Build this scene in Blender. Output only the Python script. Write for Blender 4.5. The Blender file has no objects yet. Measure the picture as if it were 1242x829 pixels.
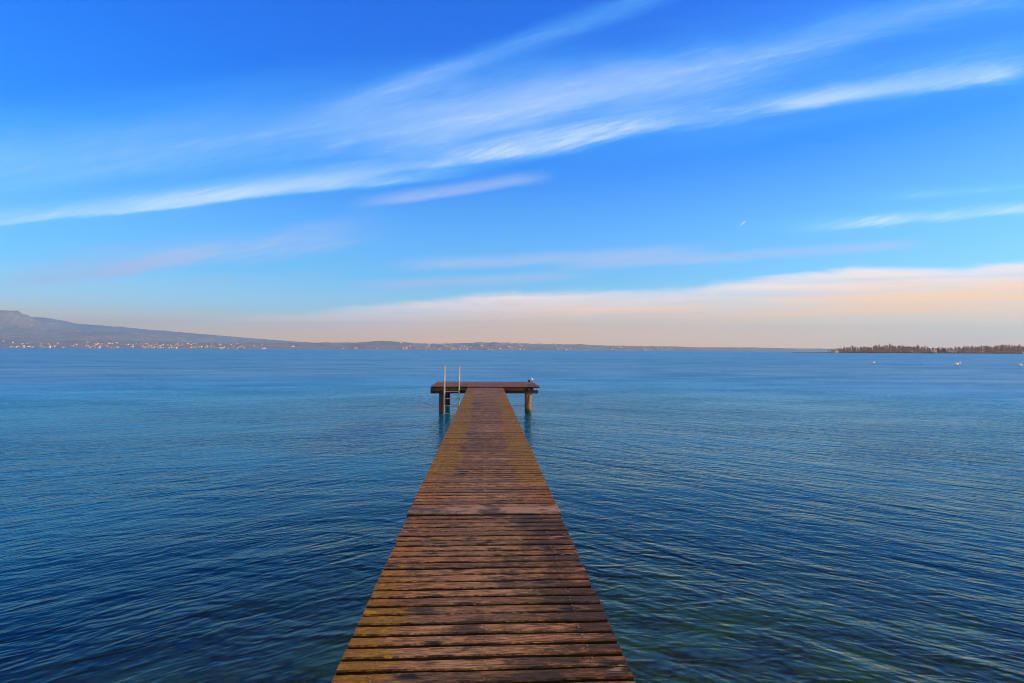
import bpy, math, random
from mathutils import Vector, Matrix, Euler, noise as mnoise
rnd = random.Random(7)
R = math.radians
S = bpy.context.scene
COL = S.collection

# ------------------------------------------------------------------ camera
F, W0, H0 = 640.0, 1242.0, 829.0
DECK_Z, EYE = 1.13, 1.633
CAM = Vector((0, 0, DECK_Z + EYE))
cam_d = bpy.data.cameras.new('camera')
cam = bpy.data.objects.new('camera', cam_d)
COL.objects.link(cam)
ROT = Euler((0, 0, -math.atan(32 / F))).to_matrix() @ Euler((R(90) + math.atan(10.05 / F), 0, 0)).to_matrix() @ Euler((0, 0, R(.275))).to_matrix()
cam.matrix_world = Matrix.Translation(CAM) @ ROT.to_4x4()
cam_d.sensor_width = 36
cam_d.lens = F / W0 * 36
cam_d.clip_start = .05
cam_d.clip_end = 60000
S.camera = cam

def ray(px, py):                      # direction through a point of the photograph
    return (ROT @ Vector(((px - W0 / 2) / F, (H0 / 2 - py) / F, -1))).normalized()
def at(px, py, Y):                    # the point on that ray at depth Y
    d = ray(px, py)
    return CAM + d * (Y / d.y)
def on_z(px, py, z):
    d = ray(px, py)
    return CAM + d * ((z - CAM.z) / d.z)

# ------------------------------------------------------------------ helpers
class MB:
    def __init__(s): s.v, s.f, s.a, s.sm = [], [], [], []
    def add(s, verts, faces, tone=0.5, smooth=False):
        n = len(s.v)
        s.v += [tuple(p) for p in verts]
        s.a += [tone] * len(verts)
        s.f += [tuple(i + n for i in f) for f in faces]
        s.sm += [smooth] * len(faces)
    def box(s, lo, hi, tone=.5, bev=0.0, M=None):
        (x0, y0, z0), (x1, y1, z1) = lo, hi
        if bev <= 0:
            v = [(x, y, z) for z in (z0, z1) for y in (y0, y1) for x in (x0, x1)]
            f = [(0, 2, 3, 1), (4, 5, 7, 6), (0, 1, 5, 4), (1, 3, 7, 5), (3, 2, 6, 7), (2, 0, 4, 6)]
        else:
            b = bev
            v, f = [], []
            for z, i in ((z0, b), (z0 + b, 0), (z1 - b, 0), (z1, b)):
                v += [(x0 + i, y0 + i, z), (x1 - i, y0 + i, z), (x1 - i, y1 - i, z), (x0 + i, y1 - i, z)]
            f = [(3, 2, 1, 0), (12, 13, 14, 15)]
            for k in range(3):
                for j in range(4):
                    f.append((4 * k + j, 4 * k + (j + 1) % 4, 4 * k + 4 + (j + 1) % 4, 4 * k + 4 + j))
        if M is not None: v = [M @ Vector(p) for p in v]
        s.add(v, f, tone)
    def tube(s, pts, rad, n=8, tone=.5, caps=True):
        pts = [Vector(p) for p in pts]
        if not isinstance(rad, (list, tuple)): rad = [rad] * len(pts)
        v, f = [], []
        for i, p in enumerate(pts):
            d = (pts[min(i + 1, len(pts) - 1)] - pts[max(i - 1, 0)]).normalized()
            u = d.cross(Vector((0, 1, 0)) if abs(d.y) < .9 else Vector((1, 0, 0))).normalized()
            w = d.cross(u)
            for k in range(n):
                a = 2 * math.pi * k / n
                v.append(p + (u * math.cos(a) + w * math.sin(a)) * rad[i])
        for i in range(len(pts) - 1):
            for k in range(n):
                f.append((i * n + k, i * n + (k + 1) % n, (i + 1) * n + (k + 1) % n, (i + 1) * n + k))
        if caps:
            f.append(tuple(range(n - 1, -1, -1)))
            f.append(tuple((len(pts) - 1) * n + k for k in range(n)))
        s.add(v, f, tone, True)
    def ball(s, c, r, nu=16, nv=10, tone=.5):
        c = Vector(c); r = Vector(r) if isinstance(r, (tuple, list, Vector)) else Vector((r, r, r))
        v = [c + Vector((0, 0, -r.z))]
        for j in range(1, nv):
            t = -math.pi / 2 + math.pi * j / nv
            for i in range(nu):
                a = 2 * math.pi * i / nu
                v.append(c + Vector((r.x * math.cos(t) * math.cos(a), r.y * math.cos(t) * math.sin(a), r.z * math.sin(t))))
        v.append(c + Vector((0, 0, r.z)))
        f = [(0, 1 + (i + 1) % nu, 1 + i) for i in range(nu)]
        for j in range(nv - 2):
            for i in range(nu):
                a = 1 + j * nu + i; b = 1 + j * nu + (i + 1) % nu
                f.append((a, b, b + nu, a + nu))
        t = len(v) - 1
        f += [(t, 1 + (nv - 2) * nu + i, 1 + (nv - 2) * nu + (i + 1) % nu) for i in range(nu)]
        s.add(v, f, tone, True)
    def mesh(s, name, mat):
        me = bpy.data.meshes.new(name)
        me.from_pydata(s.v, [], s.f)
        me.polygons.foreach_set('use_smooth', s.sm)
        at_ = me.attributes.new('tone', 'FLOAT', 'POINT')
        at_.data.foreach_set('value', s.a)
        for m in (mat if isinstance(mat, list) else [mat]): me.materials.append(m)
        me.update()
        return me
    def build(s, name, mat, parent=None):
        o = bpy.data.objects.new(name, s.mesh(name, mat))
        COL.objects.link(o)
        if parent: o.parent = parent
        return o

def tag(o, label=None, cat=None, group=None, kind=None):
    if label: o['label'] = label
    if cat: o['category'] = cat
    if group: o['group'] = group
    if kind: o['kind'] = kind
    return o
def empty(name, loc, rz=0):
    o = bpy.data.objects.new(name, None); COL.objects.link(o)
    o.location = loc; o.rotation_euler = (0, 0, rz); o.empty_display_size = .2
    return o
def copy_tree(o, parent=None):
    c = o.copy(); COL.objects.link(c)
    if parent: c.parent = parent
    for ch in [x for x in bpy.data.objects if x.parent == o]: copy_tree(ch, c)
    return c

class NT:
    """small shorthand for node trees"""
    def __init__(s, tree): s.t = tree; s.n = tree.nodes; s.l = tree.links
    def node(s, typ, **kw):
        n = s.n.new(typ)
        for k, v in kw.items(): setattr(n, k, v)
        return n
    def put(s, sock, v):
        if hasattr(v, 'is_output') or isinstance(v, bpy.types.NodeSocket): s.l.new(v, sock)
        else: sock.default_value = v
    def m(s, op, a, b=None, c=None, clamp=False):
        n = s.node('ShaderNodeMath', operation=op, use_clamp=clamp)
        s.put(n.inputs[0], a)
        if b is not None: s.put(n.inputs[1], b)
        if c is not None: s.put(n.inputs[2], c)
        return n.outputs[0]
    def vm(s, op, a, b=None):
        n = s.node('ShaderNodeVectorMath', operation=op)
        s.put(n.inputs[0], a)
        if b is not None: s.put(n.inputs[1], b)
        return n.outputs['Value'] if op in ('DOT_PRODUCT', 'LENGTH') else n.outputs[0]
    def xyz(s, v):
        n = s.node('ShaderNodeSeparateXYZ'); s.put(n.inputs[0], v); return n.outputs
    def vec(s, x, y, z):
        n = s.node('ShaderNodeCombineXYZ')
        for i, q in enumerate((x, y, z)): s.put(n.inputs[i], q)
        return n.outputs[0]
    def noise(s, v, scale, detail=2, rough=.5, dist=0.0, out=0):
        n = s.node('ShaderNodeTexNoise')
        s.put(n.inputs['Vector'], v); s.put(n.inputs['Scale'], scale)
        n.inputs['Detail'].default_value = detail; n.inputs['Roughness'].default_value = rough
        n.inputs['Distortion'].default_value = dist
        return n.outputs[out]
    def step(s, v, a, b, lo=0.0, hi=1.0, smooth=True):
        n = s.node('ShaderNodeMapRange', interpolation_type='SMOOTHSTEP' if smooth else 'LINEAR')
        s.put(n.inputs[0], v)
        for i, q in zip((1, 2, 3, 4), (a, b, lo, hi)): s.put(n.inputs[i], q)
        return n.outputs[0]
    def mix(s, fac, a, b, blend='MIX', clamp=False):
        n = s.node('ShaderNodeMix', data_type='RGBA', blend_type=blend, clamp_result=clamp)
        s.put(n.inputs[0], fac)
        for i, q in ((6, a), (7, b)):
            s.put(n.inputs[i], (*q, 1) if isinstance(q, tuple) and len(q) == 3 else q)
        return n.outputs[2]
    def ramp(s, fac, stops, interp='LINEAR'):
        n = s.node('ShaderNodeValToRGB'); r = n.color_ramp; r.interpolation = interp
        while len(r.elements) < len(stops): r.elements.new(.5)
        for e, (p, c) in zip(r.elements, stops): e.position = p; e.color = (*c, 1)
        s.put(n.inputs[0], fac)
        return n.outputs[0]
def lin(*c):
    return tuple((x / 255 / 12.92) if x / 255 <= .04045 else ((x / 255 + .055) / 1.055) ** 2.4 for x in c)
def material(name):
    m = bpy.data.materials.new(name); m.use_nodes = True
    m.node_tree.nodes.clear()
    t = NT(m.node_tree)
    t.out = t.node('ShaderNodeOutputMaterial')
    return m, t
def principled(t, col, rough=.6, metal=0.0, spec=.5, normal=None):
    p = t.node('ShaderNodeBsdfPrincipled')
    t.put(p.inputs['Base Color'], (*col, 1) if isinstance(col, tuple) and len(col) == 3 else col)
    t.put(p.inputs['Roughness'], rough); p.inputs['Metallic'].default_value = metal
    p.inputs['Specular IOR Level'].default_value = spec
    if normal is not None: t.put(p.inputs['Normal'], normal)
    t.l.new(p.outputs[0], t.out.inputs[0])
    return p
def worn(name, col, col2, scale=8, rough=.7, metal=0.0, bump=.0):
    m, t = material(name)
    co = t.node('ShaderNodeTexCoord').outputs['Object']
    n = t.noise(co, scale, 4, .6)
    c = t.mix(t.step(n, .35, .68), col, col2)
    nn = None
    if bump:
        b = t.node('ShaderNodeBump'); b.inputs['Strength'].default_value = bump; b.inputs['Distance'].default_value = .01
        t.l.new(n, b.inputs['Height']); nn = b.outputs[0]
    principled(t, c, rough, metal, normal=nn)
    return m

# ------------------------------------------------------------------ sky and sun
SUN_EL, SUN_AZ = 14.0, 93.0          # azimuth clockwise from the pier's direction
sd = Vector((math.sin(R(SUN_AZ)) * math.cos(R(SUN_EL)), math.cos(R(SUN_AZ)) * math.cos(R(SUN_EL)), math.sin(R(SUN_EL))))
sun_d = bpy.data.lights.new('sun', 'SUN')
sun_d.energy = 5.0; sun_d.angle = R(.5); sun_d.color = (1, .74, .48)
sun = bpy.data.objects.new('sun', sun_d); COL.objects.link(sun)
sun.rotation_euler = (-sd).to_track_quat('-Z', 'Y').to_euler()
sun.location = (30, -10, 20)

world = bpy.data.worlds.new('World'); S.world = world; world.use_nodes = True
world.node_tree.nodes.clear()
world.cycles.sampling_method = 'MANUAL'; world.cycles.sample_map_resolution = 256
t = NT(world.node_tree)
SKY_STRENGTH = .1
def gno(px, py):
    d = ray(px, py); return d.x / d.y, d.z / d.y
def make_world():
    wout = t.node('ShaderNodeOutputWorld')
    bg = t.node('ShaderNodeBackground'); bg.inputs[1].default_value = SKY_STRENGTH
    t.l.new(bg.outputs[0], wout.inputs[0])
    sky = t.node('ShaderNodeTexSky', sky_type='NISHITA', sun_disc=False)
    sky.sun_elevation = R(SUN_EL); sky.sun_rotation = R(SUN_AZ)
    sky.air_density = 1.0; sky.dust_density = .6; sky.ozone_density = 1.5; sky.altitude = 60
    d = t.node('ShaderNodeTexCoord').outputs['Generated']
    x, y, z = t.xyz(d)[:3]
    z = t.m('MAXIMUM', z, 0.0)
    hyp = t.m('SQRT', t.m('ADD', t.m('MULTIPLY', x, x), t.m('MULTIPLY', y, y)))
    te = t.m('DIVIDE', z, t.m('MAXIMUM', hyp, .001))            # tangent of the elevation
    col = sky.outputs[0]
    # the deep blue of this clear winter air, more of it towards the zenith
    grade = t.ramp(t.m('ADD', te, 0.0, clamp=True), sky_grade(), 'LINEAR')
    gm = t.node('ShaderNodeGamma'); gm.inputs[1].default_value = .5; t.put(gm.inputs[0], col)
    col = t.mix(1.0, gm.outputs[0], grade, 'MULTIPLY')
    col = t.vm('SCALE', col); t.n[-1].inputs['Scale'].default_value = SKY_GAIN
    # the cirrus: streaks on the sky, in coordinates of the direction only
    ay = t.m('MAXIMUM', t.m('ABSOLUTE', y), .02)
    X = t.m('DIVIDE', x, ay); Z = t.m('DIVIDE', z, ay)
    zc = t.m('MAXIMUM', z, .02)
    U = t.vec(t.m('DIVIDE', x, zc), t.m('DIVIDE', y, zc), 0.0)   # point on a flat cloud layer
    G = t.vec(X, Z, 0.0)
    def rotated(v, ang, sx, sy):
        mp = t.node('ShaderNodeMapping'); mp.inputs['Rotation'].default_value[2] = ang
        mp.inputs['Scale'].default_value = (sx, sy, 1)
        # rotate then stretch
        mp.vector_type = 'POINT'; mp.inputs['Scale'].default_value = (1, 1, 1)
        t.put(mp.inputs[0], v)
        m2 = t.node('ShaderNodeMapping'); m2.inputs['Scale'].default_value = (sx, sy, 1); t.put(m2.inputs[0], mp.outputs[0])
        return m2.outputs[0]
    fil = t.noise(rotated(G, -.20, 1.9, 22), 1.0, 7, .66, .6)          # fibres along the streaks
    fil2 = t.noise(rotated(G, -.30, 7, 60), 1.0, 5, .65, .8)
    fil3 = t.noise(rotated(G, -.36, 14, 130), 1.0, 4, .6, .6)
    clump = t.noise(rotated(G, -.18, 2.4, 8.0), 1.0, 5, .58, .3)
    warp = t.m('MULTIPLY', t.m('SUBTRACT', clump, .5), 1.0)
    warp2 = t.m('MULTIPLY', t.m('SUBTRACT', fil, .5), 1.0)
    tex = t.m('MULTIPLY', t.step(fil, .32, .68), t.m('MULTIPLY', t.step(fil2, .3, .7, .45, 1.1), t.step(fil3, .32, .68, .55, 1.15)))
    veil = None
    def band(p0, p1, up, dn, amp, e0=.15, e1=.15, wob=1.0, fibre=.8):
        """opacity of one streak from p0 to p1 (photo points); up/dn are soft widths in points"""
        a = Vector(gno(*p0)); b = Vector(gno(*p1)); L = (b - a).length
        ux, uz = (b - a) / L
        dx = t.m('SUBTRACT', X, a.x); dz = t.m('SUBTRACT', Z, a.y)
        s_ = t.m('DIVIDE', t.m('ADD', t.m('MULTIPLY', dx, ux), t.m('MULTIPLY', dz, uz)), L)
        c_ = t.m('SUBTRACT', t.m('MULTIPLY', dz, ux), t.m('MULTIPLY', dx, uz))
        k = max(up, dn) / F
        c_ = t.m('ADD', c_, t.m('ADD', t.m('MULTIPLY', warp, 1.6 * k * wob), t.m('MULTIPLY', warp2, 1.1 * k * wob)))
        o = t.m('MULTIPLY', t.step(c_, -dn / F, 0.0), t.step(c_, 0.0, up / F, 1.0, 0.0))
        s2 = t.m('ADD', s_, t.m('MULTIPLY', warp, .25))
        o = t.m('MULTIPLY', o, t.m('MULTIPLY', t.step(s2, -e0, e0), t.step(s2, 1 - e1, 1 + e1, 1.0, 0.0)))
        tx = t.m('ADD', t.m('MULTIPLY', tex, fibre), 1 - fibre)
        return t.m('MULTIPLY', t.m('MULTIPLY', o, tx), amp)
    def union(lst):
        r = None
        for o in lst:
            q = t.m('SUBTRACT', 1.0, o)
            r = q if r is None else t.m('MULTIPLY', r, q)
        return t.m('SUBTRACT', 1.0, r)
    white = union([band(*b) for b in WHITE_BANDS])
    lilac = union([band(*b) for b in LILAC_BANDS])
    col = t.mix(lilac, col, tuple(v / SKY_STRENGTH for v in lin(176, 196, 238)))
    # thin ice cloud passes the blue behind it; only where it thickens does it turn white
    ice = t.mix(t.step(white, .12, .62), tuple(v / SKY_STRENGTH for v in lin(108, 206, 262)), tuple(v / SKY_STRENGTH for v in lin(222, 244, 262)))
    col = t.mix(white, col, ice)
    # the bank of thin stratus that lies over the far shore, higher towards the sun
    edge = None
    EP = [(-400, 396), (200, 386), (380, 374), (620, 354), (800, 344), (1050, 325), (1242, 313), (1700, 284)]
    crv = t.node('ShaderNodeFloatCurve')
    gx = [gno(*p) for p in EP]
    x0, x1 = gx[0][0], gx[-1][0]
    c = crv.mapping.curves[0]
    while len(c.points) < len(gx): c.points.new(.5, .5)
    for pt, (a, b) in zip(c.points, gx): pt.location = ((a - x0) / (x1 - x0), b * 3)
    crv.mapping.update()
    t.put(crv.inputs[1], t.m('DIVIDE', t.m('SUBTRACT', X, x0), x1 - x0, clamp=True))
    top = t.m('DIVIDE', crv.outputs[0], 3.0)
    bn = t.noise(rotated(G, -.05, 3.0, 14), 1.0, 5, .6, .3)
    below = t.m('SUBTRACT', t.m('ADD', top, t.m('MULTIPLY', t.m('SUBTRACT', bn, .5), .06)), Z)
    thick = t.step(below, -.004, .018)
    lit = t.step(below, .0, .075, 1.0, 0.0)                          # bright upper rim
    amt = t.step(X, *BANK_X)
    streak = t.noise(rotated(G, -.03, 1.5, 40), 1.0, 4, .55)
    bankc = t.mix(lit, tuple(v / SKY_STRENGTH for v in lin(288, 220, 146)), tuple(v / SKY_STRENGTH for v in lin(268, 246, 240)))
    op = t.m('MULTIPLY', t.m('MULTIPLY', thick, amt), t.step(streak, .3, .7, .5, 1.0))
    col = t.mix(op, col, bankc)
    # a bright sheet added to the unseen sky behind the shore to light the deck, and the glow round the sun
    sheet = t.m('MULTIPLY', t.step(t.m('ADD', y, t.m('MULTIPLY', warp, .2)), .1, -.35), t.step(te, .02, .25, .5, 1.0))
    col = t.mix(t.m('MULTIPLY', sheet, .85), col, tuple(v / SKY_STRENGTH for v in FILL_SHEET))
    glow = t.step(t.vm('DOT_PRODUCT', d, tuple(sd)), .72, 1.0)
    col = t.mix(glow, col, tuple(v / SKY_STRENGTH for v in GLOW))
    t.put(bg.inputs[0], col)

FILL_SHEET = (1.15, .92, .72)
GLOW = (1.7, 1.15, .62)
# (tangent of elevation, clear-sky colour wanted there, what the sky texture gives there): grade = wanted / sqrt(given)
SKY_TABLE = [
    (0.00, (296, 222, 118), (.345, .309, .174)),
    (0.03, (258, 220, 158), (.345, .340, .22)),
    (0.07, (176, 222, 240), (.328, .394, .319)),
    (0.13, (112, 200, 252), (.237, .335, .359)),
    (0.225, (84, 172, 253), (.162, .251, .327)),
    (0.35, (20, 133, 243), (.114, .185, .272)),
    (0.50, (4, 114, 234), (.086, .143, .224)),
    (0.65, (1, 102, 224), (.072, .122, .197)),
    (1.00, (1, 55, 145), (.060, .105, .175)),
]
SKY_GAIN = 2.4
def sky_grade():
    r = []
    for te, c, n in SKY_TABLE:
        r.append((te, tuple(w / (1.08 * math.sqrt(g / SKY_STRENGTH) * SKY_STRENGTH ) / SKY_GAIN for w, g in zip(lin(*c), n))))
    return r
BANK_X = (-.9, -.05)
#            from        to        up  down  opacity ends..
WHITE_BANDS = [
    ((-80, 279), (520, 216), 34, 8, .62, .12, .25, .35, .35),
    ((180, 255), (760, 160), 36, 9, .38, .3, .25, .35, .45),
    ((560, 200), (1060, 112), 26, 12, .36, .25, .15, .5, .6),
    ((960, 127), (1240, 88), 25, 16, .60, .15, .12, .5, .4),
    ((-150, 222), (760, 108), 95, 64, .38, .1, .3, .3, .25),
    ((260, 215), (900, 95), 75, 40, .15, .3, .3, .4, .2),
    ((560, 150), (1400, -40), 80, 70, .23, .3, .2, .5, .3),
    ((700, 190), (1330, 60), 50, 40, .18, .3, .2, .5, .4),
    ((430, 125), (840, -16), 26, 20, .36, .3, .2, .5, .5),
    ((500, 165), (1080, 22), 36, 30, .13, .3, .25, .5, .5),
    ((600, 178), (1330, 48), 36, 32, .22, .3, .25, .5, .5),
    ((800, 110), (1330, -40), 40, 36, .20, .25, .2, .5, .5),
    ((960, 280), (1320, 248), 24, 14, .62, .3, .1, .5, .45),
    ((1060, 240), (1320, 224), 16, 12, .36, .3, .1, .5, .45),
]
LILAC_BANDS = [
    ((450, 247), (650, 217), 15, 10, .75, .2, .15, .7, .5),
    ((10, 346), (260, 308), 24, 15, .8, .15, .2),
    ((60, 330), (440, 288), 36, 20, .85, .2, .2),
    ((210, 345), (400, 335), 12, 10, .35, .2, .2),
    ((500, 322), (840, 307), 14, 11, .85, .15, .2, .7, .5),
    ((700, 324), (1100, 299), 11, 9, .9, .15, .12, .7, .5),
    ((440, 347), (700, 335), 11, 10, .75, .2, .2, .7, .5),
    ((-60, 372), (260, 360), 18, 14, .0, .2, .2),
]

make_world()

# ------------------------------------------------------------------ materials
def wood_material(name, brown, dark, pale, moss, moss_on=True):
    """weathered, stained boards lying across the pier; every board carries its own 'tone'"""
    m, t = material(name)
    co = t.node('ShaderNodeTexCoord').outputs['Object']
    tone = t.node('ShaderNodeAttribute', attribute_name='tone').outputs['Fac']
    tn = t.m('MINIMUM', tone, 1.0)
    x, y, z = t.xyz(co)[:3]
    p = t.vm('ADD', co, t.vec(t.m('MULTIPLY', tone, 37.0), t.m('MULTIPLY', tone, 11.0), 0))
    def st(a, b, c=1.0, src=None):
        mp = t.node('ShaderNodeMapping'); mp.inputs['Scale'].default_value = (a, b, c); t.put(mp.inputs[0], src or p); return mp.outputs[0]
    def su(a, b, c=1.0): return st(a, b, c, co)
    def AND(a, b): return t.m('MULTIPLY', a, b)
    grain = t.noise(st(2.6, 26, 8), 1.0, 6, .68, .5)
    fine = t.noise(st(9, 95, 30), 1.0, 4, .65, .3)
    blot = t.noise(st(2.2, 9, 3), 1.0, 5, .65, .3)
    speck = t.noise(st(26, 60, 30), 1.0, 3, .7)
    big = t.noise(su(.8, .6), 1.0, 4, .6)
    wear = t.noise(su(1.7, 1.2), 1.0, 5, .65)
    ax = t.m('ABSOLUTE', x)
    base = t.mix(t.step(grain, .40, .60), dark, brown)
    # redder stain left along the rims
    base = t.mix(AND(t.step(ax, .34, .72), .6), base, tuple(a * b for a, b in zip(brown, (1.15, .88, .55))))
    # greyer where feet have worn the stain away
    midw = AND(t.step(ax, .18, .66, 1.0, 0.0), t.step(t.m('ADD', AND(blot, .55), AND(big, .45)), .40, .58))
    base = t.mix(AND(midw, .85), base, pale)
    base = t.mix(AND(t.step(fine, .49, .60), .7), base, tuple(v * 1.5 for v in pale))
    base = t.mix(AND(t.step(fine, .47, .38), .75), base, tuple(v * .5 for v in dark))
    k = t.m('ADD', AND(tn, .75), .62)
    base = t.vm('SCALE', base); t.put(t.n[-1].inputs['Scale'], k)
    base = t.mix(AND(t.step(tone, 1.0, 1.04), AND(t.step(blot, .3, .55), .9)), base, (.30, .19, .13))
    # drying cracks along the grain
    cr = t.m('ABSOLUTE', t.m('SUBTRACT', t.noise(st(1.1, 20, 5), 1.0, 4, .6, .4), .5))
    crack = AND(t.step(cr, .004, .018, 1.0, 0.0), t.step(blot, .46, .56))
    base = t.mix(AND(crack, .85), base, (.010, .006, .004))
    # pale scrapes and splinters
    scr = t.noise(st(5.0, 30, 8), 1.0, 5, .72, .8)
    chips = AND(t.step(scr, .60, .68), t.step(wear, .40, .60))
    base = t.mix(AND(chips, .75), base, (.34, .225, .155))
    # wet, dark patches that stop at board edges and run along the grain
    wn = t.m('ADD', AND(wear, .5), t.m('ADD', AND(blot, .32), AND(speck, .18)))
    wr = AND(AND(t.step(x, -.1, .5), t.step(y, 5.4, 5.2)), .07)
    wetm = t.step(t.m('ADD', wn, wr), .525, .585)
    base = t.mix(AND(wetm, .80), base, (.024, .014, .006))
    # knots
    vo = t.node('ShaderNodeTexVoronoi'); vo.inputs['Scale'].default_value = 1.0; vo.voronoi_dimensions = '2D'
    t.put(vo.inputs['Vector'], t.vm('ADD', st(2.6, 8.2, 1), t.vec(AND(grain, .4), AND(fine, .4), 0)))
    kd = t.m('ADD', vo.outputs['Distance'], AND(t.m('SUBTRACT', speck, .5), .30))
    cell = t.xyz(vo.outputs['Color'])[0]
    has = t.step(cell, .60, .64)
    knot = AND(t.step(kd, .06, .24, 1.0, 0.0), has)
    rim = AND(AND(t.step(kd, .18, .26), t.step(kd, .28, .46, 1.0, 0.0)), AND(has, t.step(scr, .5, .6)))
    base = t.mix(AND(rim, .75), base, (.36, .22, .14))
    base = t.mix(AND(knot, .95), base, (.007, .005, .004))
    if moss_on:
        # olive-gold lichen: both rims beyond the joint board, and the left rim near the shore
        ml = t.noise(su(1.9, .8), 1.0, 4, .6)
        mb_ = t.noise(st(5, 14, 3), 1.0, 5, .7)
        mf = t.noise(st(18, 55, 20), 1.0, 4, .75)
        far = AND(t.step(y, 5.2, 8.0), t.step(y, 18.6, 20.0, 1.0, 0.0))
        rimx = t.step(ax, .18, .60)
        leftn = AND(t.step(x, -.30, -.70), t.step(y, 2.9, 4.8, 1.0, .35))
        amt = t.m('MAXIMUM', AND(rimx, t.m('ADD', AND(far, .92), .10)), AND(leftn, .9))
        mn = t.m('ADD', AND(ml, .35), t.m('ADD', AND(mb_, .40), AND(mf, .25)))
        mm = AND(t.step(t.m('ADD', mn, AND(amt, .225)), .575, .65), t.step(amt, .05, .35))
        mc = t.mix(t.step(mf, .38, .62), tuple(v * .35 for v in moss), tuple(v * 1.15 for v in moss))
        mc = t.mix(t.step(mb_, .40, .62), tuple(v * f for v, f in zip(moss, (.6, .50, .5))), mc)
        base = t.mix(AND(mm, .88), base, mc)
    # shade of the gaps painted near black onto the sawn sides
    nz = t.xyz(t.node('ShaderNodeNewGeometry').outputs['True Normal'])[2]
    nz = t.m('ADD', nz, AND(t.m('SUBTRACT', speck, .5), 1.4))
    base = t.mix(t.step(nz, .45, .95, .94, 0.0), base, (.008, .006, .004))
    b = t.node('ShaderNodeBump'); b.inputs['Strength'].default_value = 1.0; b.inputs['Distance'].default_value = .010
    h = t.m('ADD', t.m('ADD', AND(grain, 1.2), AND(fine, .45)), t.m('ADD', AND(knot, -.5), AND(crack, -.5)))
    t.put(b.inputs['Height'], h)
    rough = t.m('ADD', AND(wetm, -.04), t.m('ADD', AND(grain, .35), .38))
    principled(t, base, rough, 0, .14, b.outputs[0])
    return m

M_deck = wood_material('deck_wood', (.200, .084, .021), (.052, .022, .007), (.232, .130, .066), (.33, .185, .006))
M_beam = worn('dark_wet_timber', (.060, .030, .016), (.018, .011, .007), 6, .75, bump=.5)
M_end = worn('sawn_plank_ends', (.22, .10, .05), (.07, .035, .02), 9, .75, bump=.5)
def pile_material(name, c1, c2, c3):
    """round piles: scaling bark, and a black-green algae belt at the waterline"""
    m, t = material(name)
    co = t.node('ShaderNodeTexCoord').outputs['Object']
    mp = t.node('ShaderNodeMapping'); mp.inputs['Scale'].default_value = (7, 7, 2.2); t.put(mp.inputs[0], co)
    a = t.noise(mp.outputs[0], 1.0, 5, .65, .4); c = t.noise(co, 16, 4, .65)
    col = t.mix(t.step(a, .42, .58), c1, c2)
    col = t.mix(t.m('MULTIPLY', t.step(c, .54, .62), .8), col, c3)
    z = t.m('ADD', t.xyz(co)[2], t.m('MULTIPLY', t.m('SUBTRACT', a, .5), .5))
    col = t.mix(t.step(z, .28, .12), col, (.014, .018, .008))
    b = t.node('ShaderNodeBump'); b.inputs['Strength'].default_value = .8; b.inputs['Distance'].default_value = .02; t.put(b.inputs['Height'], a)
    principled(t, col, .8, normal=b.outputs[0])
    return m
M_post = pile_material('pale_scaling_pile', (.045, .026, .016), (.25, .15, .08), (.03, .018, .011))
M_pile = pile_material('dark_pile', (.022, .012, .008), (.055, .024, .015), (.012, .008, .006))
M_steel = worn('galvanised_steel', (.40, .43, .41), (.20, .21, .20), 14, .5, .3)
M_screw = worn('dull_screw_steel', (.20, .17, .14), (.12, .08, .05), 40, .5, .4)
M_white = worn('weathered_white_paint', (.80, .79, .77), (.66, .65, .62), 6, .4)
M_band = worn('dark_weed_band', (.035, .05, .07), (.07, .08, .07), 12, .7)

# ------------------------------------------------------------------ pier
HW = .76                                # half width of the walkway
PITCH = .1145
def board(mb, cx, y0, y1, z0, z1, hw, rr, seg=14, wob=.003):
    """one board across the walkway: slightly wavy long edges, eased arrises, ragged ends"""
    tone = rr.random()
    xl, xr = cx - hw + rr.gauss(0, .003), cx + hw + rr.gauss(0, .003)
    tilt, lift, skew = rr.gauss(0, .0016), rr.gauss(0, .0012), rr.gauss(0, .0022)
    ph = [rr.uniform(0, 6.28) for _ in range(4)]
    v = []
    for i in range(seg + 1):
        f = i / seg; x = xl + (xr - xl) * f
        w0 = wob * math.sin(f * 9 + ph[0]) + wob * .7 * rr.uniform(-1, 1)
        w1 = wob * math.sin(f * 7 + ph[1]) + wob * .7 * rr.uniform(-1, 1)
        sk = skew * (f - .5) * 2
        a, b = y0 + w0 + sk, y1 + w1 + sk
        zt = z1 + lift + tilt * (f - .5) * 2
        e = .005 + .003 * rr.random()
        v += [(x, a, z0), (x, a, zt - e), (x, a + e * .9, zt), (x, b - e * .9, zt), (x, b, zt - e), (x, b, z0)]
    f = []
    for i in range(seg):
        for k in range(6):
            f.append((i * 6 + k, (i + 1) * 6 + k, (i + 1) * 6 + (k + 1) % 6, i * 6 + (k + 1) % 6)[::-1])
    f.append((5, 4, 3, 2, 1, 0)[::-1])
    f.append(tuple(seg * 6 + k for k in (5, 4, 3, 2, 1, 0)))
    mb.add(v, f, tone)

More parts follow.
